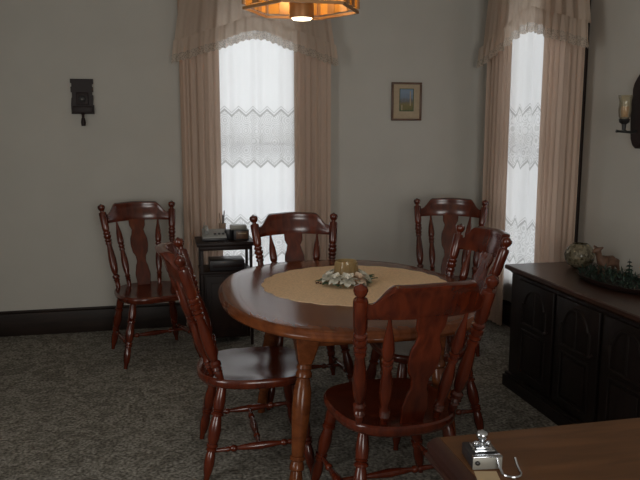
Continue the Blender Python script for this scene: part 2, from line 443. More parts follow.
# ------------------------------------------------------------------ chairs
POST = [(0, .012), (.03, .015), (.05, .016), (.07, .014), (.075, .018), (.085, .014), (.10, .019), (.115, .015), (.125, .020), (.15, .020), (.165, .014), (.18, .016),
        (.215, .0195), (.28, .0215), (.35, .021), (.44, .018), (.50, .0155), (.515, .0155), (.52, .019), (.54, .019), (.545, .015), (.56, .020), (.575, .020), (.58, .015), (.60, .021), (.625, .021),
        (.63, .016), (.645, .0205), (.66, .0205), (.67, .016), (.685, .0195), (.70, .0195), (.71, .0205), (.80, .021), (.88, .0215), (.895, .020), (.90, .013), (.915, .013), (.93, .018), (.955, .021), (.975, .019), (.99, .010), (1, 0)]
SPIN = [(0, .010), (.05, .013), (.08, .015), (.085, .012), (.10, .0165), (.115, .012), (.13, .017), (.145, .012), (.16, .017), (.19, .013), (.24, .0165), (.32, .019), (.42, .0185), (.52, .0145),
        (.55, .013), (.555, .0165), (.58, .0165), (.585, .013), (.61, .0175), (.63, .0175), (.635, .013), (.66, .0175), (.69, .018), (.72, .0185), (.82, .016), (.93, .010), (1, .005)]
LEG = [(0, .016), (.06, .019), (.16, .022), (.24, .021), (.245, .017), (.26, .022), (.275, .017), (.29, .023), (.31, .023), (.32, .017), (.35, .019), (.45, .0235), (.55, .0225), (.60, .018),
       (.605, .022), (.63, .022), (.635, .016), (.65, .021), (.67, .021), (.68, .016), (.72, .019), (.80, .0205), (.88, .018), (.94, .0135), (1, .0115)]
STRETCH = [(0, .009), (.08, .010), (.18, .012), (.20, .010), (.22, .0145), (.25, .0145), (.27, .010), (.36, .0135), (.50, .017), (.64, .0135), (.73, .010), (.75, .0145), (.78, .0145), (.80, .010), (.82, .012), (.92, .010), (1, .009)]
HS = .44
def py(z): return -.171 - .163*(z-HS)/.544
def seat_bm():
    bm = BM(); n = 48
    def outl(th):
        c, s = math.cos(th), math.sin(th)
        a, b, e = (.238, .232, 3.2) if s >= 0 else (.238, .268, 2.5)
        r = (abs(c/a)**e + abs(s/b)**e)**(-1/e)
        return r*c, r*s
    rings = []
    for sc, z in ((.88, -.044), (.955, -.041), (.99, -.030), (1, -.018), (.992, -.006), (.965, 0), (.90, -.0015), (.75, -.007), (.5, -.010), (.25, -.010), (.06, -.009)):
        rings.append([(outl(2*PI*k/n)[0]*sc, outl(2*PI*k/n)[1]*sc, HS+z) for k in range(n)])
    return ringed(bm, rings)
def crest_bm():
    bm = BM(); nu = 48; rings = []
    for i in range(nu+1):
        u = -1 + 2*i/nu; a = abs(u)
        zt = .918 + .068*sm((.90-a)/.30)
        zt -= .004*sm(a/.6)
        zb = .854 + .005*(1-a*a)
        x = u*.226
        ring = []
        bow = -.070*(1-u*u)
        prof = [(-1, 0), (-.6, 1), (-.2, 1.05), (.2, 1.05), (.55, 1.1), (.78, 1.75), (.92, 1.7), (1, .6)]
        raised = sm((.90-a)/.30)
        hs = []
        for v, th in prof:
            z = lerp(zb, zt, (v+1)/2)
            th = th if v < .6 else lerp(1 if v < .99 else .3, th, raised)
            hs.append((z, .0115*max(th, .25)))
        for z, h in hs: ring.append((x, py(z)+bow+h, z))
        for z, h in reversed(hs): ring.append((x, py(z)+bow-h*(1.35 if z > .945 else 1), z))
        rings.append(ring)
    return ringed(bm, rings)
def splat_bm():
    bm = BM(); rings = []; n = 30
    prof = [(0, .046), (.05, .046), (.16, .051), (.27, .043), (.36, .031), (.42, .034), (.52, .054), (.62, .060), (.70, .058), (.78, .046), (.83, .040), (.90, .054), (1, .056)]
    for i in range(n+1):
        t = i/n
        for (t0, w0), (t1, w1) in zip(prof, prof[1:]):
            if t <= t1: w = lerp(w0, w1, sm((t-t0)/(t1-t0))); break
        z = lerp(HS-.012, .868, t); y = lerp(-.212, py(.868)-.068, t); h = .0085
        rings.append([(-w, y+h*.4, z), (-w+.004, y+h, z), (w-.004, y+h, z), (w, y+h*.4, z), (w, y-h*.4, z), (w-.004, y-h, z), (-w+.004, y-h, z), (-w, y-h*.4, z)])
    return ringed(bm, rings)
def legpt(s, f, z):
    top = Vector((s*.165, .150 if f else -.165, HS-.035)); foot = Vector((s*.246, .211, 0) if f else (s*.223, -.247, 0))
    return top, foot, foot.lerp(top, z/(HS-.035))
def turned(pr, k, deep):
    # fuller turning with crisper beads and grooves
    return [(t, (r + (r-.0165)*deep)*k) if 0 < t < 1 else (t, r*k) for t, r in pr]
POST = turned(POST, 1.10, .45); SPIN = turned(SPIN, 1.18, .35); LEG = turned(LEG, 1.06, .35); STRETCH = turned(STRETCH, 1.08, .25)
def make_chair():
    t = thing('dining_chair', '', 'chair')
    m = M['chair']
    obj('seat', seat_bm(), m, t); obj('crest_rail', crest_bm(), m, t); obj('splat', splat_bm(), m, t)
    for s in (-1, 1):
        obj('back_post', lathe(BM(), POST, (s*.184, -.171, HS-.008), (s*.244, -.334, .986)), m, t)
        obj('spindle', lathe(BM(), SPIN, (s*.102, -.203, HS-.010), (s*.142, py(.860)-.043, .862)), m, t)
        for f in (1, 0):
            a, b, _ = legpt(s, f, 0); obj('leg', lathe(BM(), LEG, a, b), m, t)
        obj('stretcher', lathe(BM(), STRETCH, legpt(s, 0, .13)[2], legpt(s, 1, .15)[2]), m, t)
    a = legpt(-1, 0, .13)[2].lerp(legpt(-1, 1, .15)[2], .5); b = legpt(1, 0, .13)[2].lerp(legpt(1, 1, .15)[2], .5)
    obj('cross_stretcher', lathe(BM(), STRETCH, a, b), m, t)
    return t
def dup(root):
    r = root.copy(); C.objects.link(r)
    for ch in list(root.children):
        c = ch.copy(); C.objects.link(c); c.parent = r
    return r
SPOTS = [
    (-.074, 4.708, 195.8, 'chair standing alone against the back wall, left of the beige drapes'),
    (.395, 3.085, -91.0, 'chair at the left side of the oval table, window light on its seat'),
    (.765, 3.805, 180.0, 'chair at the far end of the oval table before the back window'),
    (1.879, 4.487, 152.7, 'chair in the back right corner below the small framed picture'),
    (1.228, 3.240, 92.5, 'chair at the right side of the oval table, nearest the sideboard'),
    (.838, 2.530, 4.6, 'chair nearest the viewer, its back turned at the near end of the table')]
proto = make_chair()
for i, (x, y, a, lab) in enumerate(SPOTS):
    o = proto if i == 0 else dup(proto)
    o.location = (x, y, 0); o.rotation_euler = (0, 0, math.radians(a))
    tag(o, 'red-brown turned ' + lab, 'chair', 'matching turned wooden dining chairs')

# ------------------------------------------------------------------ dining table
TC = (.83, 3.145)
t = thing('dining_table', 'oval red-brown wooden dining table with a round beige doily in the middle', 'table', (*TC, 0))
def sup(a, b, e, n=96):
    out = []
    for k in range(n):
        th = 2*PI*k/n; c, s = math.cos(th), math.sin(th)
        r = (abs(c/a)**e + abs(s/b)**e)**(-1/e); out.append((r*c, r*s))
    return out
A_, B_ = .590, .752
rings = []
for ins, z in ((.05, .708), (.012, .708), (.003, .713), (0, .721), (.002, .729), (.008, .734), (.011, .737), (.012, .741), (.018, .747), (.028, .750), (.10, .750), (.35, .750)):
    rings.append([(x, y, z) for x, y in sup(A_-ins, B_-ins, 2.35)])
obj('tabletop', ringed(BM(), rings), M['table'], t, angle=60)
bm = BM(); ax, ay = .305, .42
box(bm, -ax, ax, -ay-.011, -ay+.011, .612, .708, .002); box(bm, -ax, ax, ay-.011, ay+.011, .612, .708, .002)
box(bm, -ax-.011, -ax+.011, -ay+.011, ay-.011, .612, .708, .002); box(bm, ax-.011, ax+.011, -ay+.011, ay-.011, .612, .708, .002)
obj('apron', bm, M['table'], t)
TLEG = [(0, .030), (.03, .033), (.035, .026), (.06, .034), (.09, .034), (.10, .026), (.13, .031), (.20, .037), (.32, .039), (.45, .035), (.60, .028), (.66, .025), (.665, .031), (.69, .031), (.70, .024), (.73, .030), (.76, .030), (.77, .023), (.82, .027), (.90, .028), (.96, .022), (1, .019)]
for sx in (-1, 1):
    for sy in (-1, 1):
        bm = BM()
        top = Vector((sx*.262, sy*(.375 if sy < 0 else .36), .708)); foot = Vector((sx*.352, sy*(.525 if sy < 0 else .43), 0)); ax_ = (foot-top)
        k = top + ax_*.245
        rg = []
        for tt, h in ((0, .056), (.02, .057), (.12, .047), (.20, .034), (.235, .028), (.245, .020)):
            c = top + ax_*tt; b_ = min(.006, h*.2)
            rg.append([(c.x+px*h*1.0+qx*b_, c.y+pyy*h+qy*b_, c.z) for px, pyy, qx, qy in ((-1, -1, 0, 1), (-1, -1, 1, 0), (1, -1, -1, 0), (1, -1, 0, 1), (1, 1, 0, -1), (1, 1, -1, 0), (-1, 1, 1, 0), (-1, 1, 0, -1))])
        ringed(bm, rg); lathe(bm, TLEG, k, foot, 18)
        obj('leg', bm, M['table'], t)

# doily
bm = BM(); n = 176; rings = []
for sc, z in ((1., .7502), (1., .7525), (.9, .753), (.5, .753), (.1, .753)):
    rings.append([((.435*sc + (.012*abs(math.sin(22*PI*k/n)) if sc > .95 else 0))*math.cos(2*PI*k/n), (.435*sc + (.012*abs(math.sin(22*PI*k/n)) if sc > .95 else 0))*math.sin(2*PI*k/n), z) for k in range(n)])
o = obj('doily', ringed(bm, rings), M['doily']); o.location = (.89, 3.222, 0)
tag(o, 'round beige crocheted doily with scalloped edge on the oval table', 'doily')

# centrepiece: flower wreath round a glass candle bowl
CP = Vector((.845, 3.215, .753))
w = thing('flower_wreath', 'wreath of white flowers and green leaves in the middle of the doily', 'wreath', CP)
def leafmesh(bm, p, d, L, wd, up=.4):
    d = Vector(d).normalized(); sd = d.cross(Vector((0, 0, 1)))
    sd = sd.normalized() if sd.length > .1 else Vector((1, 0, 0))
    nrm = sd.cross(d); p = Vector(p); row = []
    for tt, ww in ((0, .15), (.3, .8), (.55, 1), (.8, .6), (1, .05)):
        c = p + d*L*tt - nrm*(L*.25*tt*tt) + Vector((0, 0, 1))*0
        row.append([c - sd*wd*ww*.5 + nrm*wd*.12, c, c + sd*wd*ww*.5 + nrm*wd*.12])
    sheet(bm, row)
bm = BM()
for k in range(110):
    a = random.random()*2*PI; r = random.uniform(.075, .112); tilt = random.uniform(.05, .6)
    leafmesh(bm, (r*math.cos(a), r*math.sin(a), random.uniform(.006, .022)), (math.cos(a+random.uniform(-1, 1)), math.sin(a+random.uniform(-1, 1)), tilt), random.uniform(.022, .034), .014)
f = obj('foliage', bm, M['paleleaf'], w); f['kind'] = 'stuff'
for a, L in ((-.35, .055), (.15, .06), (2.9, .05), (3.5, .045), (4.1, .04), (.0, .05), (5.0, .035)):
    bm = BM(); leafmesh(bm, (.098*math.cos(a), .098*math.sin(a), .014), (math.cos(a+.25), math.sin(a+.25), .55 if a < 1 else .2), L, .026)
    obj('green_leaf', bm, M['leaf'], w)
def flower(bm, c, R, tilt):
    c = Vector(c)
    for ring, (cnt, sc, lift) in enumerate(((7, 1, .25), (6, .72, .65), (4, .42, 1.3))):
        for k in range(cnt):
            a = 2*PI*k/cnt + ring*.4; d = Vector((math.cos(a), math.sin(a), lift)).normalized()
            d = Matrix.Rotation(tilt[0], 3, 'X') @ Matrix.Rotation(tilt[1], 3, 'Y') @ d
            leafmesh(bm, c, d, R*sc, R*sc*.85)
    sphere(bm, c + Vector((0, 0, R*.25)), R*.22, 1)
for k in range(9):
    a = 2*PI*k/9 + .35; rr = .088; R = random.uniform(.030, .037)
    out = Vector((math.cos(a), math.sin(a), 0))
    bm = BM(); flower(bm, out*rr + Vector((0, 0, .036)), R*1.28, (-out.y*.7, out.x*.7))
    obj('flower', bm, M['blush' if k == 7 else 'petal'], w)
bm = BM()
tube(bm, [(-.10, .01, .012), (-.125, .015, .014), (-.142, .012, .008)], .0012, 6)
for p in ((-.142, .012, .008), (-.132, .018, .009), (-.124, .006, .007)): sphere(bm, p, .005, 1)
obj('berries', bm, M['berry'], w)
h = thing('candle_bowl', 'smoky glass candle bowl ringed by white flowers', 'candle holder', CP)
bm = BM()
lathe(bm, [(0, .030), (.02, .040), (.25, .052), (.55, .057), (.85, .053), (1, .050), (1, .046), (.85, .049), (.55, .052), (.25, .046), (.08, .03), (.08, 0)], (0, 0, .001), (0, 0, .112), 28)
obj('bowl', bm, M['bowlglass'], h)
bm = BM()
for k in range(16):
    a = 2*PI*k/16; lathe(bm, [(0, .0035), (.5, .005), (1, .0025)], (.0555*math.cos(a), .0555*math.sin(a), .02), (.0525*math.cos(a), .0525*math.sin(a), .104), 6)
obj('fluting', bm, M['bowlglass'], h)
bm = BM(); lathe(bm, [(0, .026), (.9, .026), (1, .022), (1, 0)], (0, 0, .0085), (0, 0, .05), 20); lathe(bm, [(0, .0015), (1, .001)], (0, 0, .05), (0, 0, .062), 6)
obj('candle', bm, M['cream'], h)

# ------------------------------------------------------------------ side stand under the window
SX0, SX1, SY0, SY1 = .232, .598, 4.76, 5.06
t = thing('side_stand', 'small dark wooden stand with open shelf below the back window', 'stand', (SX0, SY0, 0))
wx, wy = SX1-SX0, SY1-SY0
bm = BM(); box(bm, -.012, wx+.012, -.012, wy+.012, .700, .728, .006); box(bm, .005, wx-.005, .005, wy-.005, .672, .700, .003)
obj('stand_top', bm, M['darkwood'], t)
for x in (.022, wx-.014):
    for y in (.022, wy-.022):
        obj('post', box(BM(), x-.010, x+.010, y-.010, y+.010, 0, .672, .002), M['darkwood'], t)
obj('shelf', box(BM(), .008, wx-.008, .008, wy-.008, .508, .526, .003), M['darkwood'], t)
bm = BM(); box(bm, .033, wx-.026, .022, wy-.03, .06, .508, .002); obj('cabinet_body', bm, M['darkwood'], t)
bm = BM(); box(bm, .045, wx-.045, .008, .022, .075, .495, .004); box(bm, .08, wx-.08, .003, .012, .12, .45, .004)
d = obj('door', bm, M['darkwood'], t)
obj('knob', sphere(BM(), (wx-.065, -.003, .30), .010, 2), M['brass'], d)

t = thing('telephone', 'pale grey desk telephone on the left end of the small stand', 'telephone', (.345, 4.89, .728))
bm = BM(); box(bm, -.085, .085, -.07, .07, 0, .020, .006); obj('base', bm, M['dark_plastic'], t)
rings = [[(x, y, z0 + k*(y+.065)*s_) for x, y in ((-.08, -.065), (.08, -.065), (.08, .065), (-.08, .065))] for z0, k, s_ in ((.020, 0, 0), (.028, 1, .30))]
bm = ringed(BM(), rings); obj('sloped_body', bm, M['grey_plastic'], t, smooth=False)
for x in (.005, .032, .059):
    bm = BM(); box(bm, x-.009, x+.009, -.03, -.012, .036, .050, .003); obj('button', bm, M['dark_plastic'], t)
bm = BM()
tube(bm, [(-.052, -.055, .060), (-.052, -.03, .075), (-.052, .03, .085), (-.052, .058, .075)], [.016, .013, .013, .016], 10)
obj('handset', bm, M['grey_plastic'], t)
bm = BM(); lathe(bm, [(0, .006), (.1, .0035), (1, .002)], (-.072, .058, .06), (-.060, .058, .115), 8); obj('aerial', bm, M['grey_plastic'], t)

t = thing('pen_holder', 'slim tan pen holder with pencils behind the grey telephone', 'pen holder', (.412, 4.992, .728))
bm = BM(); lathe(bm, [(0, .026), (.05, .028), (.5, .022), (.95, .026), (1, .026), (1, .021), (.3, .018), (.3, 0)], (0, 0, 0), (0, 0, .10), 16); obj('cup', bm, M['tanfig'], t)
for dx, dy, L, mt in ((-.012, .004, .175, 'tanfig'), (.010, .006, .19, 'framewood'), (.002, -.010, .165, 'dark_plastic')):
    bm = BM(); lathe(bm, [(0, .004), (.92, .004), (1, .001)], (dx*.5, dy*.5, .035), (dx*1.6, dy*1.6, L), 6); obj('pencil', bm, M[mt], t)

t = thing('desk_clock', 'small dark desk clock with a brown face on the right of the stand', 'clock', (.528, 4.87, .728))
bm = BM(); box(bm, -.052, .052, -.035, .035, 0, .070, .004); obj('clock_case', bm, M['dark_plastic'], t)
bm = BM(); box(bm, -.036, .044, -.039, -.034, .008, .060, .001); f = obj('clock_face', bm, M['framewood'], t)
bm = BM(); box(bm, -.024, .032, -.041, -.0385, .043, .050, .0005); obj('dial_strip', bm, M['card'], f)
o = obj('silver_box', box(BM(), -.062, .050, -.04, .04, 0, .030, .005), M['silver']); o.location = (.516, 4.872, .798)
tag(o, 'flat silver-grey box lying on top of the dark desk clock', 'box')
o = obj('grey_pot', lathe(BM(), [(0, .028), (.1, .032), (.8, .030), (1, .028), (1, .022), (.2, .022), (.2, 0)], (0, 0, 0), (0, 0, .065), 20), M['dark_plastic']); o.location = (.447, 4.90, .728)
tag(o, 'little dark round pot between the telephone and the desk clock', 'pot')
t = thing('storage_box', 'dark flat box on the open shelf of the small stand', 'box', (.425, 4.89, .5265))
bm = BM(); box(bm, -.118, .118, -.09, .09, 0, .070, .004); obj('case', bm, M['dark_plastic'], t)
bm = BM(); box(bm, -.10, .10, -.094, -.089, .022, .042, .001); obj('front_panel', bm, M['plaque'], t)

# ------------------------------------------------------------------ sideboard
CX0, CX1, CY0, CY1 = 1.945, 2.44, 1.70, 3.665
t = thing('sideboard', 'long very dark wooden sideboard with arched door panels along the right wall', 'sideboard', (CX0, CY1, 0))
wd, ln = CX1-CX0, CY1-CY0
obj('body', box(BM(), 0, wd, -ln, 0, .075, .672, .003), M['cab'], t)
bm = BM(); box(bm, -.030, wd, -ln-.02, .014, 0, .068, .004); box(bm, -.020, wd, -ln-.015, .010, .068, .085, .006)
obj('plinth', bm, M['cab'], t)
bm = BM(); rings = []
prof = [(0, .668), (-.008, .676), (-.014, .680), (-.024, .686), (-.030, .690), (-.038, .693), (-.038, .710), (-.033, .716), (0, .717)]
for off, z in prof:
    rings.append([(off, -ln+off, z), (off, -off*.5, z), (wd, -off*.5, z), (wd, -ln+off, z)])
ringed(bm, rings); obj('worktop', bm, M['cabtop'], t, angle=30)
def arch(y0, y1, zs_, rise, n=14):      # ogee / cathedral top between y0 and y1
    pts = []
    for i in range(n+1):
        s = i/n; a = abs(2*s-1)
        pts.append((lerp(y0, y1, s), zs_ + rise*(math.sqrt(max(0, 1-(a/.80)**2)))))
    return pts
def door(yc):
    hw = .182; z0, z1 = .105, .655
    bm = BM(); box(bm, -.018, 0, yc-hw, yc+hw, z0, z1, .005); d = obj('door', bm, M['cab'], t)
    # raised arched upper frame with centre bar, and a raised lower panel
    px = -.018
    bm = BM()
    top = arch(yc-.118, yc+.118, .535, .085); path = [(yc-.118, .42)] + top + [(yc+.118, .42)]
    tube(bm, [(px, y, z) for y, z in path], .0085, 8)
    tube(bm, [(px, yc-.118, .42), (px, yc+.118, .42)], .0085, 8); tube(bm, [(px, yc, .42), (px, yc, .62)], .007, 8)
    obj('arched_moulding', bm, M['cab'], d)
    bm = BM(); tube(bm, [(px, yc-.118, .385), (px, yc+.118, .385), (px, yc+.118, .145), (px, yc-.118, .145), (px, yc-.118, .385)], .008, 8)
    obj('lower_moulding', bm, M['cab'], d)
    bm = BM(); box(bm, px-.006, px, yc-.095, yc+.095, .165, .365, .005)
    obj('panel', bm, M['cab'], d)
    bm = BM(); sphere(bm, (px-.016, yc-hw+.03, .44), .011, 2); lathe(bm, [(0, .005), (1, .005)], (px, yc-hw+.03, .44), (px-.012, yc-hw+.03, .44), 8); obj('knob', bm, M['darkwood'], d)
for yc in (-.290, -.685, -1.080, -1.475, -1.77): 
    if yc > -1.7: door(yc)

# things on the sideboard
zt = .7175
t = thing('glass_globe', 'golden crackle glass globe vase at the far end of the sideboard', 'vase', (2.262, 3.50, zt))
bm = BM(); lathe(bm, [(0, .034), (.04, .045), (.15, .064), (.35, .079), (.55, .082), (.75, .074), (.9, .058), (1, .044), (1, .038), (.88, .050), (.6, .070), (.2, .05), (.1, 0)], (0, 0, 0), (0, 0, .135), 36)
obj('globe', bm, M['globe'], t)
t = thing('greenery_tray', 'dark oval tray filled with dark green fir sprigs on the sideboard', 'tray', (2.185, 3.06, zt))
bm = BM(); rings = []
for sc, z in ((.80, 0), (.90, .004), (1.0, .022), (1.02, .030), (.97, .030), (.90, .016), (.5, .012), (.1, .012)):
    rings.append([(.125*sc*math.cos(2*PI*k/40), .275*sc*math.sin(2*PI*k/40), z) for k in range(40)])
obj('tray', ringed(bm, rings), M['darkwood'], t)
bm = BM()
for k in range(420):
    a = random.random()*2*PI; r = math.sqrt(random.random())*.96
    p = (.122*r*math.cos(a), .285*r*math.sin(a), random.uniform(.018, .062)*(1.15-r*.6))
    leafmesh(bm, p, (random.uniform(-1, 1), random.uniform(-1, 1), random.uniform(.15, 1.1)), random.uniform(.025, .045), .008)
o = obj('fir_sprigs', bm, M['fir'], t); o['kind'] = 'stuff'
# deer
def skinned(name, pts, edges, radii, mat, parent=None, sub=2):
    me = bpy.data.meshes.new(name); me.from_pydata([tuple(p) for p in pts], edges, []); me.update()
    o = bpy.data.objects.new(name, me); C.objects.link(o)
    if parent: o.parent = parent
    s = o.modifiers.new('skin', 'SKIN'); s.use_smooth_shade = True
    for v, r in zip(me.skin_vertices[0].data, radii): v.radius = (r, r) if not isinstance(r, tuple) else r
    me.skin_vertices[0].data[0].use_root = True
    ss = o.modifiers.new('sub', 'SUBSURF'); ss.levels = sub; ss.render_levels = sub
    bpy.context.view_layer.update()
    dg = bpy.context.evaluated_depsgraph_get(); me2 = bpy.data.meshes.new_from_object(o.evaluated_get(dg)); me2.name = name
    o.modifiers.clear(); o.data = me2; me2.materials.clear(); me2.materials.append(mat)
    for p in me2.polygons: p.use_smooth = True
    return o
# local: deer faces -y (head end), turned when placed
t = thing('deer_figurine', 'small brown deer figurine standing among the fir sprigs', 'figurine', (2.235, 3.20, zt+.012), math.radians(-78))
t.scale = (1.2, 1.2, 1.2)
P_ = [(0, 0, .068), (0, -.034, .069), (0, -.050, .080), (0, -.058, .100), (0, -.066, .118), (0, -.080, .116), (0, -.092, .110), (0, .032, .070), (0, .050, .066), (0, .062, .056),
      (.013, -.036, .048), (.013, -.037, .024), (.013, -.036, .001), (-.013, -.036, .048), (-.013, -.037, .024), (-.013, -.036, .001),
      (.014, .040, .048), (.014, .047, .026), (.014, .042, .001), (-.014, .040, .048), (-.014, .047, .026), (-.014, .042, .001),
      (.016, -.062, .128), (.026, -.060, .134), (-.016, -.062, .128), (-.026, -.060, .134)]
E_ = [(0, 1), (1, 2), (2, 3), (3, 4), (4, 5), (5, 6), (0, 7), (7, 8), (8, 9), (1, 10), (10, 11), (11, 12), (1, 13), (13, 14), (14, 15), (7, 16), (16, 17), (17, 18), (7, 19), (19, 20), (20, 21), (4, 22), (22, 23), (4, 24), (24, 25)]
R_ = [.022, .021, .016, .012, .0125, .009, .006, .021, .013, .005, .009, .006, .005, .009, .006, .005, .010, .006, .005, .010, .006, .005, .0065, .0035, .0065, .0035]
skinned('deer_body', P_, E_, R_, M['deer'], t)
# little fir tree
t = thing('toy_fir_tree', 'tiny dark green model fir tree at the right end of the tray', 'model tree', (2.235, 3.03, zt+.012))
bm = BM()
for k in range(5):
    z = .028 + k*.018; r = .034*(1-k/6.2)
    for q in range(14):
        a = 2*PI*q/14 + k; leafmesh(bm, (0, 0, z+.008), (math.cos(a), math.sin(a), -.25), r, .011)
obj('boughs', bm, M['fir'], t)
bm = BM(); lathe(bm, [(0, .006), (1, .001)], (0, 0, 0), (0, 0, .122), 8); obj('trunk', bm, M['darkwood'], t)

# ------------------------------------------------------------------ wall pieces
t = thing('wall_box', 'dark wooden box with a round knob and hanging handle on the left back wall', 'wall ornament', (-.518, YB, 0))
bm = BM()
pts = [(-.072, 1.585), (.076, 1.585), (.076, 1.648), (.069, 1.652), (.074, 1.69), (.074, 1.715), (.066, 1.72), (.066, 1.735), (.074, 1.74), (.074, 1.772), (.068, 1.776), (.068, 1.79), (.076, 1.794), (.076, 1.828), (-.078, 1.828), (-.078, 1.80), (-.070, 1.796), (-.070, 1.776), (-.077, 1.772), (-.077, 1.738), (-.070, 1.732), (-.070, 1.70), (-.074, 1.696), (-.078, 1.655), (-.078, 1.585)]
ringed(bm, [[(x, -.001, z) for x, z in pts], [(x, -.022, z) for x, z in pts]])
obj('back_board', bm, M['plaque'], t, smooth=False)
obj('lower_box', box(BM(), -.066, .066, -.062, -.021, 1.592, 1.640, .004), M['plaque'], t)
bm = BM(); box(bm, -.040, .040, -.034, -.021, 1.650, 1.735, .004); obj('dial_block', bm, M['plaque'], t)
bm = BM(); lathe(bm, [(0, .024), (.6, .024), (.8, .018), (1, 0)], (0, -.034, 1.690), (0, -.050, 1.690), 18); k = obj('dial_knob', bm, M['black'], t)
obj('stud', sphere(BM(), (0, -.051, 1.686), .006, 2), M['silver'], k)
bm = BM(); lathe(bm, [(0, .016), (.15, .010), (.35, .009), (.45, .013), (.75, .017), (1, .014)], (0, -.035, 1.592), (0, -.035, 1.502), 14); obj('pull_handle', bm, M['plaque'], t)

px0, px1, pz0, pz1 = 1.762, 2.008, 1.545, 1.838
t = thing('framed_picture', 'small framed landscape print with wide beige mat on the back wall', 'picture', ((px0+px1)/2, YB, 0))
hw = (px1-px0)/2; bm = BM()
box(bm, -hw, hw, -.022, -.001, pz0, pz0+.016, .003); box(bm, -hw, hw, -.022, -.001, pz1-.016, pz1, .003)
box(bm, -hw, -hw+.016, -.022, -.001, pz0+.016, pz1-.016, .003); box(bm, hw-.016, hw, -.022, -.001, pz0+.016, pz1-.016, .003)
obj('frame', bm, M['framewood'], t)
obj('mat', box(BM(), -hw+.014, hw-.014, -.012, -.002, pz0+.014, pz1-.014), M['mat_board'], t, smooth=False)
bm = BM()
for a in ((-.058, .058, 1.785, 1.790), (-.058, .058, 1.617, 1.622)): box(bm, a[0], a[1], -.0145, -.011, a[2], a[3])
for a in ((-.058, -.053), (.053, .058)): box(bm, a[0], a[1], -.0145, -.011, 1.622, 1.785)
obj('print_border', bm, M['leaf'], t, smooth=False)
obj('print', box(BM(), -.053, .053, -.0135, -.011, 1.622, 1.785), M['print'], t, smooth=False)
bm = BM()
box(bm, .026, .034, -.0142, -.0134, 1.66, 1.77); box(bm, -.042, -.034, -.0142, -.0134, 1.624, 1.665)
obj('pale_post', bm, M['mat_board'], t, smooth=False)

t = thing('wall_sconce', 'dark wooden wall sconce with an amber glass candle cup at the right edge', 'sconce', (XR, 3.455, 0))
bm = BM(); pr = [(1.375, .012), (1.39, .035), (1.42, .052), (1.45, .056), (1.50, .062), (1.56, .068), (1.62, .066), (1.66, .058), (1.70, .060), (1.73, .050), (1.755, .030), (1.775, .010)]
pts = [(s*w_, z) for s, seq in ((1, pr), (-1, pr[::-1])) for z, w_ in seq]
ringed(bm, [[(-.001, y, z) for y, z in pts], [(-.018, y, z) for y, z in pts], [(-.026, y*.86, 1.575+(z-1.575)*.95) for y, z in pts]])
obj('back_board', bm, M['plaque'], t, angle=30)
bm = BM(); tube(bm, [(-.022, .0, 1.47), (-.05, .0, 1.462), (-.085, .0, 1.465), (-.10, .005, 1.475)], [.009, .007, .007, .009], 8)
tube(bm, [(-.085, .0, 1.465), (-.125, .010, 1.468), (-.14, .012, 1.470)], [.007, .006, .009], 8)
lathe(bm, [(0, .010), (.5, .012), (.7, .026), (1, .030)], (-.10, .005, 1.475), (-.10, .005, 1.535), 16)
obj('arm', bm, M['black'], t)
bm = BM(); lathe(bm, [(0, .022), (.1, .030), (.4, .034), (.7, .030), (1, .038), (1, .035), (.7, .027), (.4, .031), (.1, .026), (.05, 0)], (-.10, .005, 1.535), (-.10, .005, 1.66), 24); obj('glass_cup', bm, M['cupglass'], t)
bm = BM(); lathe(bm, [(0, .022), (1, .024), (1, 0)], (-.10, .005, 1.545), (-.10, .005, 1.60), 16); obj('candle', bm, M['wick'], t)

# ------------------------------------------------------------------ hanging lamp
LC = Vector((.632, 3.2, 0)); R6 = .262; LZ0, LZ1 = 1.992, 2.235
t = thing('pendant_lamp', 'hexagonal amber glass lamp with bronze bars hanging over the dining table', 'lamp', LC)
def hexp(k, r): a = PI/3*k; return Vector((r*math.cos(a), r*math.sin(a), 0))
bm = BM()
def ring6(z, r, hh, th=.011):
    o_ = [hexp(k, r) for k in range(6)]; i_ = [hexp(k, r-th) for k in range(6)]
    ringed(bm, [[(p.x, p.y, z) for p in i_], [(p.x, p.y, z) for p in o_], [(p.x, p.y, z+hh) for p in o_], [(p.x, p.y, z+hh) for p in i_], [(p.x, p.y, z) for p in i_]], False)
ring6(LZ0, R6, .012); ring6(LZ1-.022, R6, .022)
obj('rim', bm, M['brass'], t, angle=30)
for k in range(6):
    a, b = hexp(k, R6-.006), hexp(k+1, R6-.006)
    bm = BM(); lathe(bm, [(0, .009), (1, .009)], (a.x, a.y, LZ0+.02), (a.x, a.y, LZ1-.02), 6); obj('corner_bar', bm, M['brass'], t)
    n_ = Vector(((a+b).x, (a+b).y, 0)).normalized()*.004
    for q in range(3):
        p0 = a.lerp(b, (q+.14)/3.0 if q else .05); p1 = a.lerp(b, (q+.86)/3.0 if q < 2 else .95)
        bm = BM(); ringed(bm, [[(p0.x-n_.x, p0.y-n_.y, z), (p1.x-n_.x, p1.y-n_.y, z), (p1.x, p1.y, z), (p0.x, p0.y, z)] for z in (LZ0+.020, LZ1-.020)])
        obj('amber_pane', bm, M['amber'], t, smooth=False)
    for q in (1, 2):
        p = a.lerp(b, q/3); e_ = (b-a).normalized()*.022
        bm = BM(); ringed(bm, [[(p.x-e_.x-n_.x*1.5, p.y-e_.y-n_.y*1.5, z), (p.x+e_.x-n_.x*1.5, p.y+e_.y-n_.y*1.5, z), (p.x+e_.x+n_.x*.6, p.y+e_.y+n_.y*.6, z), (p.x-e_.x+n_.x*.6, p.y-e_.y+n_.y*.6, z)] for z in (LZ0+.018, LZ1-.018)])
        obj('bar', bm, M['brass'], t, smooth=False)
bm = BM(); lathe(bm, [(0, .050), (0, .054), (.06, .054), (.92, .054), (1, .03)], (0, 0, 1.962), (0, 0, 2.26), 28)
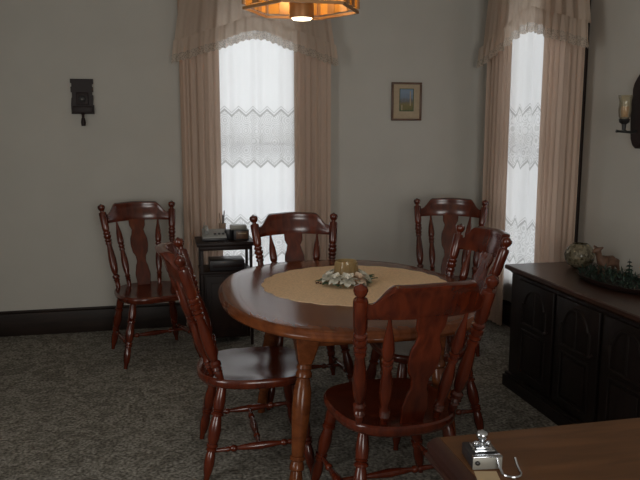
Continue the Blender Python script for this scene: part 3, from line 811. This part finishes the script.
bmesh.ops.delete(bm, geom=[f for f in bm.faces if len(f.verts) > 4 and f.calc_center_median().z < 1.97], context='FACES')
for k in range(3):
    a, b = hexp(k, R6-.012), hexp(k+3, R6-.012); tube(bm, [(a.x, a.y, LZ1-.010), (b.x, b.y, LZ1-.010)], .006, 6)
obj('centre_tube', bm, M['brass'], t)
bm = BM(); lathe(bm, [(0, 0), (.02, .040), (.5, .047), (1, .047), (1, 0)], (0, 0, 1.957), (0, 0, 1.978), 24); obj('down_light', bm, M['bulb'], t)
for k in range(3):
    a = 2*PI*k/3 + .5; p = (.135*math.cos(a), .135*math.sin(a))
    bm = BM(); sphere(bm, (*p, 2.135), .028, 2, (1, 1, 1.25)); obj('bulb', bm, M['bulb'], t)
    bm = BM(); lathe(bm, [(0, .014), (1, .014)], (*p, 2.165), (*p, LZ1-.008), 10); obj('lamp_socket', bm, M['brass'], t)
bm = BM(); lathe(bm, [(0, .008), (1, .008)], (0, 0, 2.25), (0, 0, ZC-.02), 8); lathe(bm, [(0, .055), (.6, .055), (1, .02)], (0, 0, ZC), (0, 0, ZC-.03), 20); obj('hanging_rod', bm, M['brass'], t)

# ------------------------------------------------------------------ near table and what lies on it
DX0, DX1, DY0, DY1, DZ = .598, 2.05, .62, 1.522, .75
t = thing('wooden_table', 'plain brown wooden table in the bottom right corner, nearest the viewer', 'table', (DX0, DY1, 0))
dw, dl = DX1-DX0, DY1-DY0
def slab(bm, x0, x1, prof):
    rings = []
    for off, z in prof: rings.append([(x0+off[0], -dl+off[1], z), (x1-off[2], -dl+off[1], z), (x1-off[2], -off[1], z), (x0+off[0], -off[1], z)])
    ringed(bm, rings)
bm = BM()
slab(bm, .034, dw, [((0, .010, .010), DZ-.05), ((0, .0, 0), DZ-.045), ((0, .0, 0), DZ-.020), ((0, .003, .003), DZ-.004), ((.001, .008, .008), DZ)])
obj('tabletop', bm, M['desk'], t, angle=25)
bm = BM(); pr = [(.034, DZ-.052), (.004, DZ-.052), (0, DZ-.048), (0, DZ-.040), (.007, DZ-.037), (.008, DZ-.028), (.004, DZ-.024), (.006, DZ-.016), (.016, DZ-.008), (.022, DZ-.005), (.033, DZ-.001), (.034, DZ-.012)]
ringed(bm, [[(x, y, z) for x, z in pr] for y in (-dl, 0)]); obj('edge_moulding', bm, M['deskedge'], t, angle=25, label='darker reddish moulded edge')
bm = BM(); box(bm, .05, dw-.05, -.07, -.05, DZ-.13, DZ-.05); box(bm, .05, dw-.05, -dl+.05, -dl+.07, DZ-.13, DZ-.05); box(bm, .05, .07, -dl+.07, -.07, DZ-.13, DZ-.05); box(bm, dw-.07, dw-.05, -dl+.07, -.07, DZ-.13, DZ-.05)
obj('apron', bm, M['desk'], t, smooth=False)
for x in (.075, dw-.075):
    for y in (-.075, -dl+.075):
        bm = BM(); lathe(bm, [(0, .030), (.2, .030), (.22, .022), (.25, .030), (.6, .026), (.9, .017), (1, .02)], (x, y, DZ-.05), (x, y, 0), 14); obj('leg', bm, M['desk'], t)

t = thing('silver_desk_box', 'little silver-faced dark box topped with a chrome ornament on the nearest table', 'box', (.671, 1.340, DZ), math.radians(-7))
t.scale = (.96, .96, .84)
bm = BM(); box(bm, -.034, .034, 0, .085, 0, .033, .003); obj('case', bm, M['dark_plastic'], t)
bm = BM(); box(bm, -.034, .034, -.003, .001, .001, .033, .001); f = obj('face_plate', bm, M['silver'], t)
bm = BM(); lathe(bm, [(0, .0055), (.7, .0055), (1, .003)], (-.024, -.003, .020), (-.024, -.009, .020), 12); obj('knob', bm, M['black'], f)
bm = BM(); box(bm, -.034, .034, -.004, .010, .033, .036, .001); box(bm, -.024, .024, .018, .066, .033, .041, .002); box(bm, -.019, .019, .024, .060, .041, .046, .002); obj('stepped_plinth', bm, M['chrome'], t)
bm = BM(); lathe(bm, [(0, .012), (.1, .013), (.2, .007), (.35, .008), (.5, .013), (.7, .0145), (.85, .011), (.92, .005), (1, 0)], (0, .042, .046), (0, .042, .088), 18)
sphere(bm, (-.016, .034, .054), .007, 2); sphere(bm, (.013, .036, .053), .006, 2); obj('ornament', bm, M['chrome'], t)
o = obj('cream_card', box(BM(), -.026, .022, -.075, 0, 0, .0012), M['card'], smooth=False); o.location = (.664, 1.330, DZ); o.rotation_euler = (0, 0, math.radians(-14))
tag(o, 'cream paper card lying in front of the silver-faced box', 'card')
bm = BM(); pts = []
for k in range(15):
    a = PI + PI*k/14; pts.append((.024*math.cos(a), .024*math.sin(a), .004))
pts = [(-.024, .030, .034), (-.0245, .018, .016)] + pts + [(.0245, .018, .014), (.024, .030, .030)]
tube(bm, pts, .0034, 8)
o = obj('wire_holder', bm, M['chrome']); o.location = (.712, 1.308, DZ+.0001); o.scale = (.85, .85, .8)
tag(o, 'bent chrome wire loop standing beside the silver-faced box', 'wire holder')

# ------------------------------------------------------------------ light
w_ = bpy.data.worlds.new('overcast'); scene.world = w_; w_.use_nodes = True
bg = w_.node_tree.nodes['Background']; bg.inputs[0].default_value = (.97, .985, 1, 1); bg.inputs[1].default_value = 2.2
def area(name, loc, rot, sx, sy, power, col):
    l = bpy.data.lights.new(name, 'AREA'); l.shape = 'RECTANGLE'; l.size = sx; l.size_y = sy; l.energy = power; l.color = col
    o = bpy.data.objects.new(name, l); C.objects.link(o); o.location = loc; o.rotation_euler = rot; return o
area('rear_fill_light', (.5, YF+.02, 1.5), (math.radians(90), 0, 0), 1.8, 1.3, 62, (1, .985, .95))  # added fill panel behind the camera, no real window there
area('left_fill_light', (XL+.02, 1.4, 1.5), (math.radians(90), 0, math.radians(-90)), 1.2, 1.4, 28, (1, .985, .96))  # added side fill to brighten the right wall, set on a solid wall
l = bpy.data.lights.new('camera_glint_light', 'POINT'); l.energy = 6; l.color = (1, .93, .82); l.shadow_soft_size = .035  # added flash-like light by the camera for glints on the turned wood
o = bpy.data.objects.new('camera_glint_light', l); C.objects.link(o); o.location = (.12, -.25, 1.80)
l = bpy.data.lights.new('pendant_bulbs', 'POINT'); l.energy = 2.0; l.color = (1, .72, .38); l.shadow_soft_size = .05
o = bpy.data.objects.new('pendant_bulbs', l); C.objects.link(o); o.location = (LC.x, LC.y+.1, 2.10)

# ------------------------------------------------------------------ camera
cam = bpy.data.cameras.new('camera'); cam.sensor_width = 36; cam.lens = 712.944/640*36
co = bpy.data.objects.new('camera', cam); C.objects.link(co)
co.location = (0, 0, 1.48); co.rotation_euler = (PI/2 - math.radians(8.8404), 0, -math.radians(12.583))
scene.camera = co
vs = scene.view_settings; vs.view_transform = 'Standard'; vs.look = 'None'; vs.exposure = 0; vs.gamma = 1; vs.use_curve_mapping = False
scene.cycles.use_denoising = True; scene.cycles.transparent_max_bounces = 24; scene.cycles.max_bounces = 12
scene.cycles.diffuse_bounces = 6; scene.cycles.sample_clamp_indirect = 6
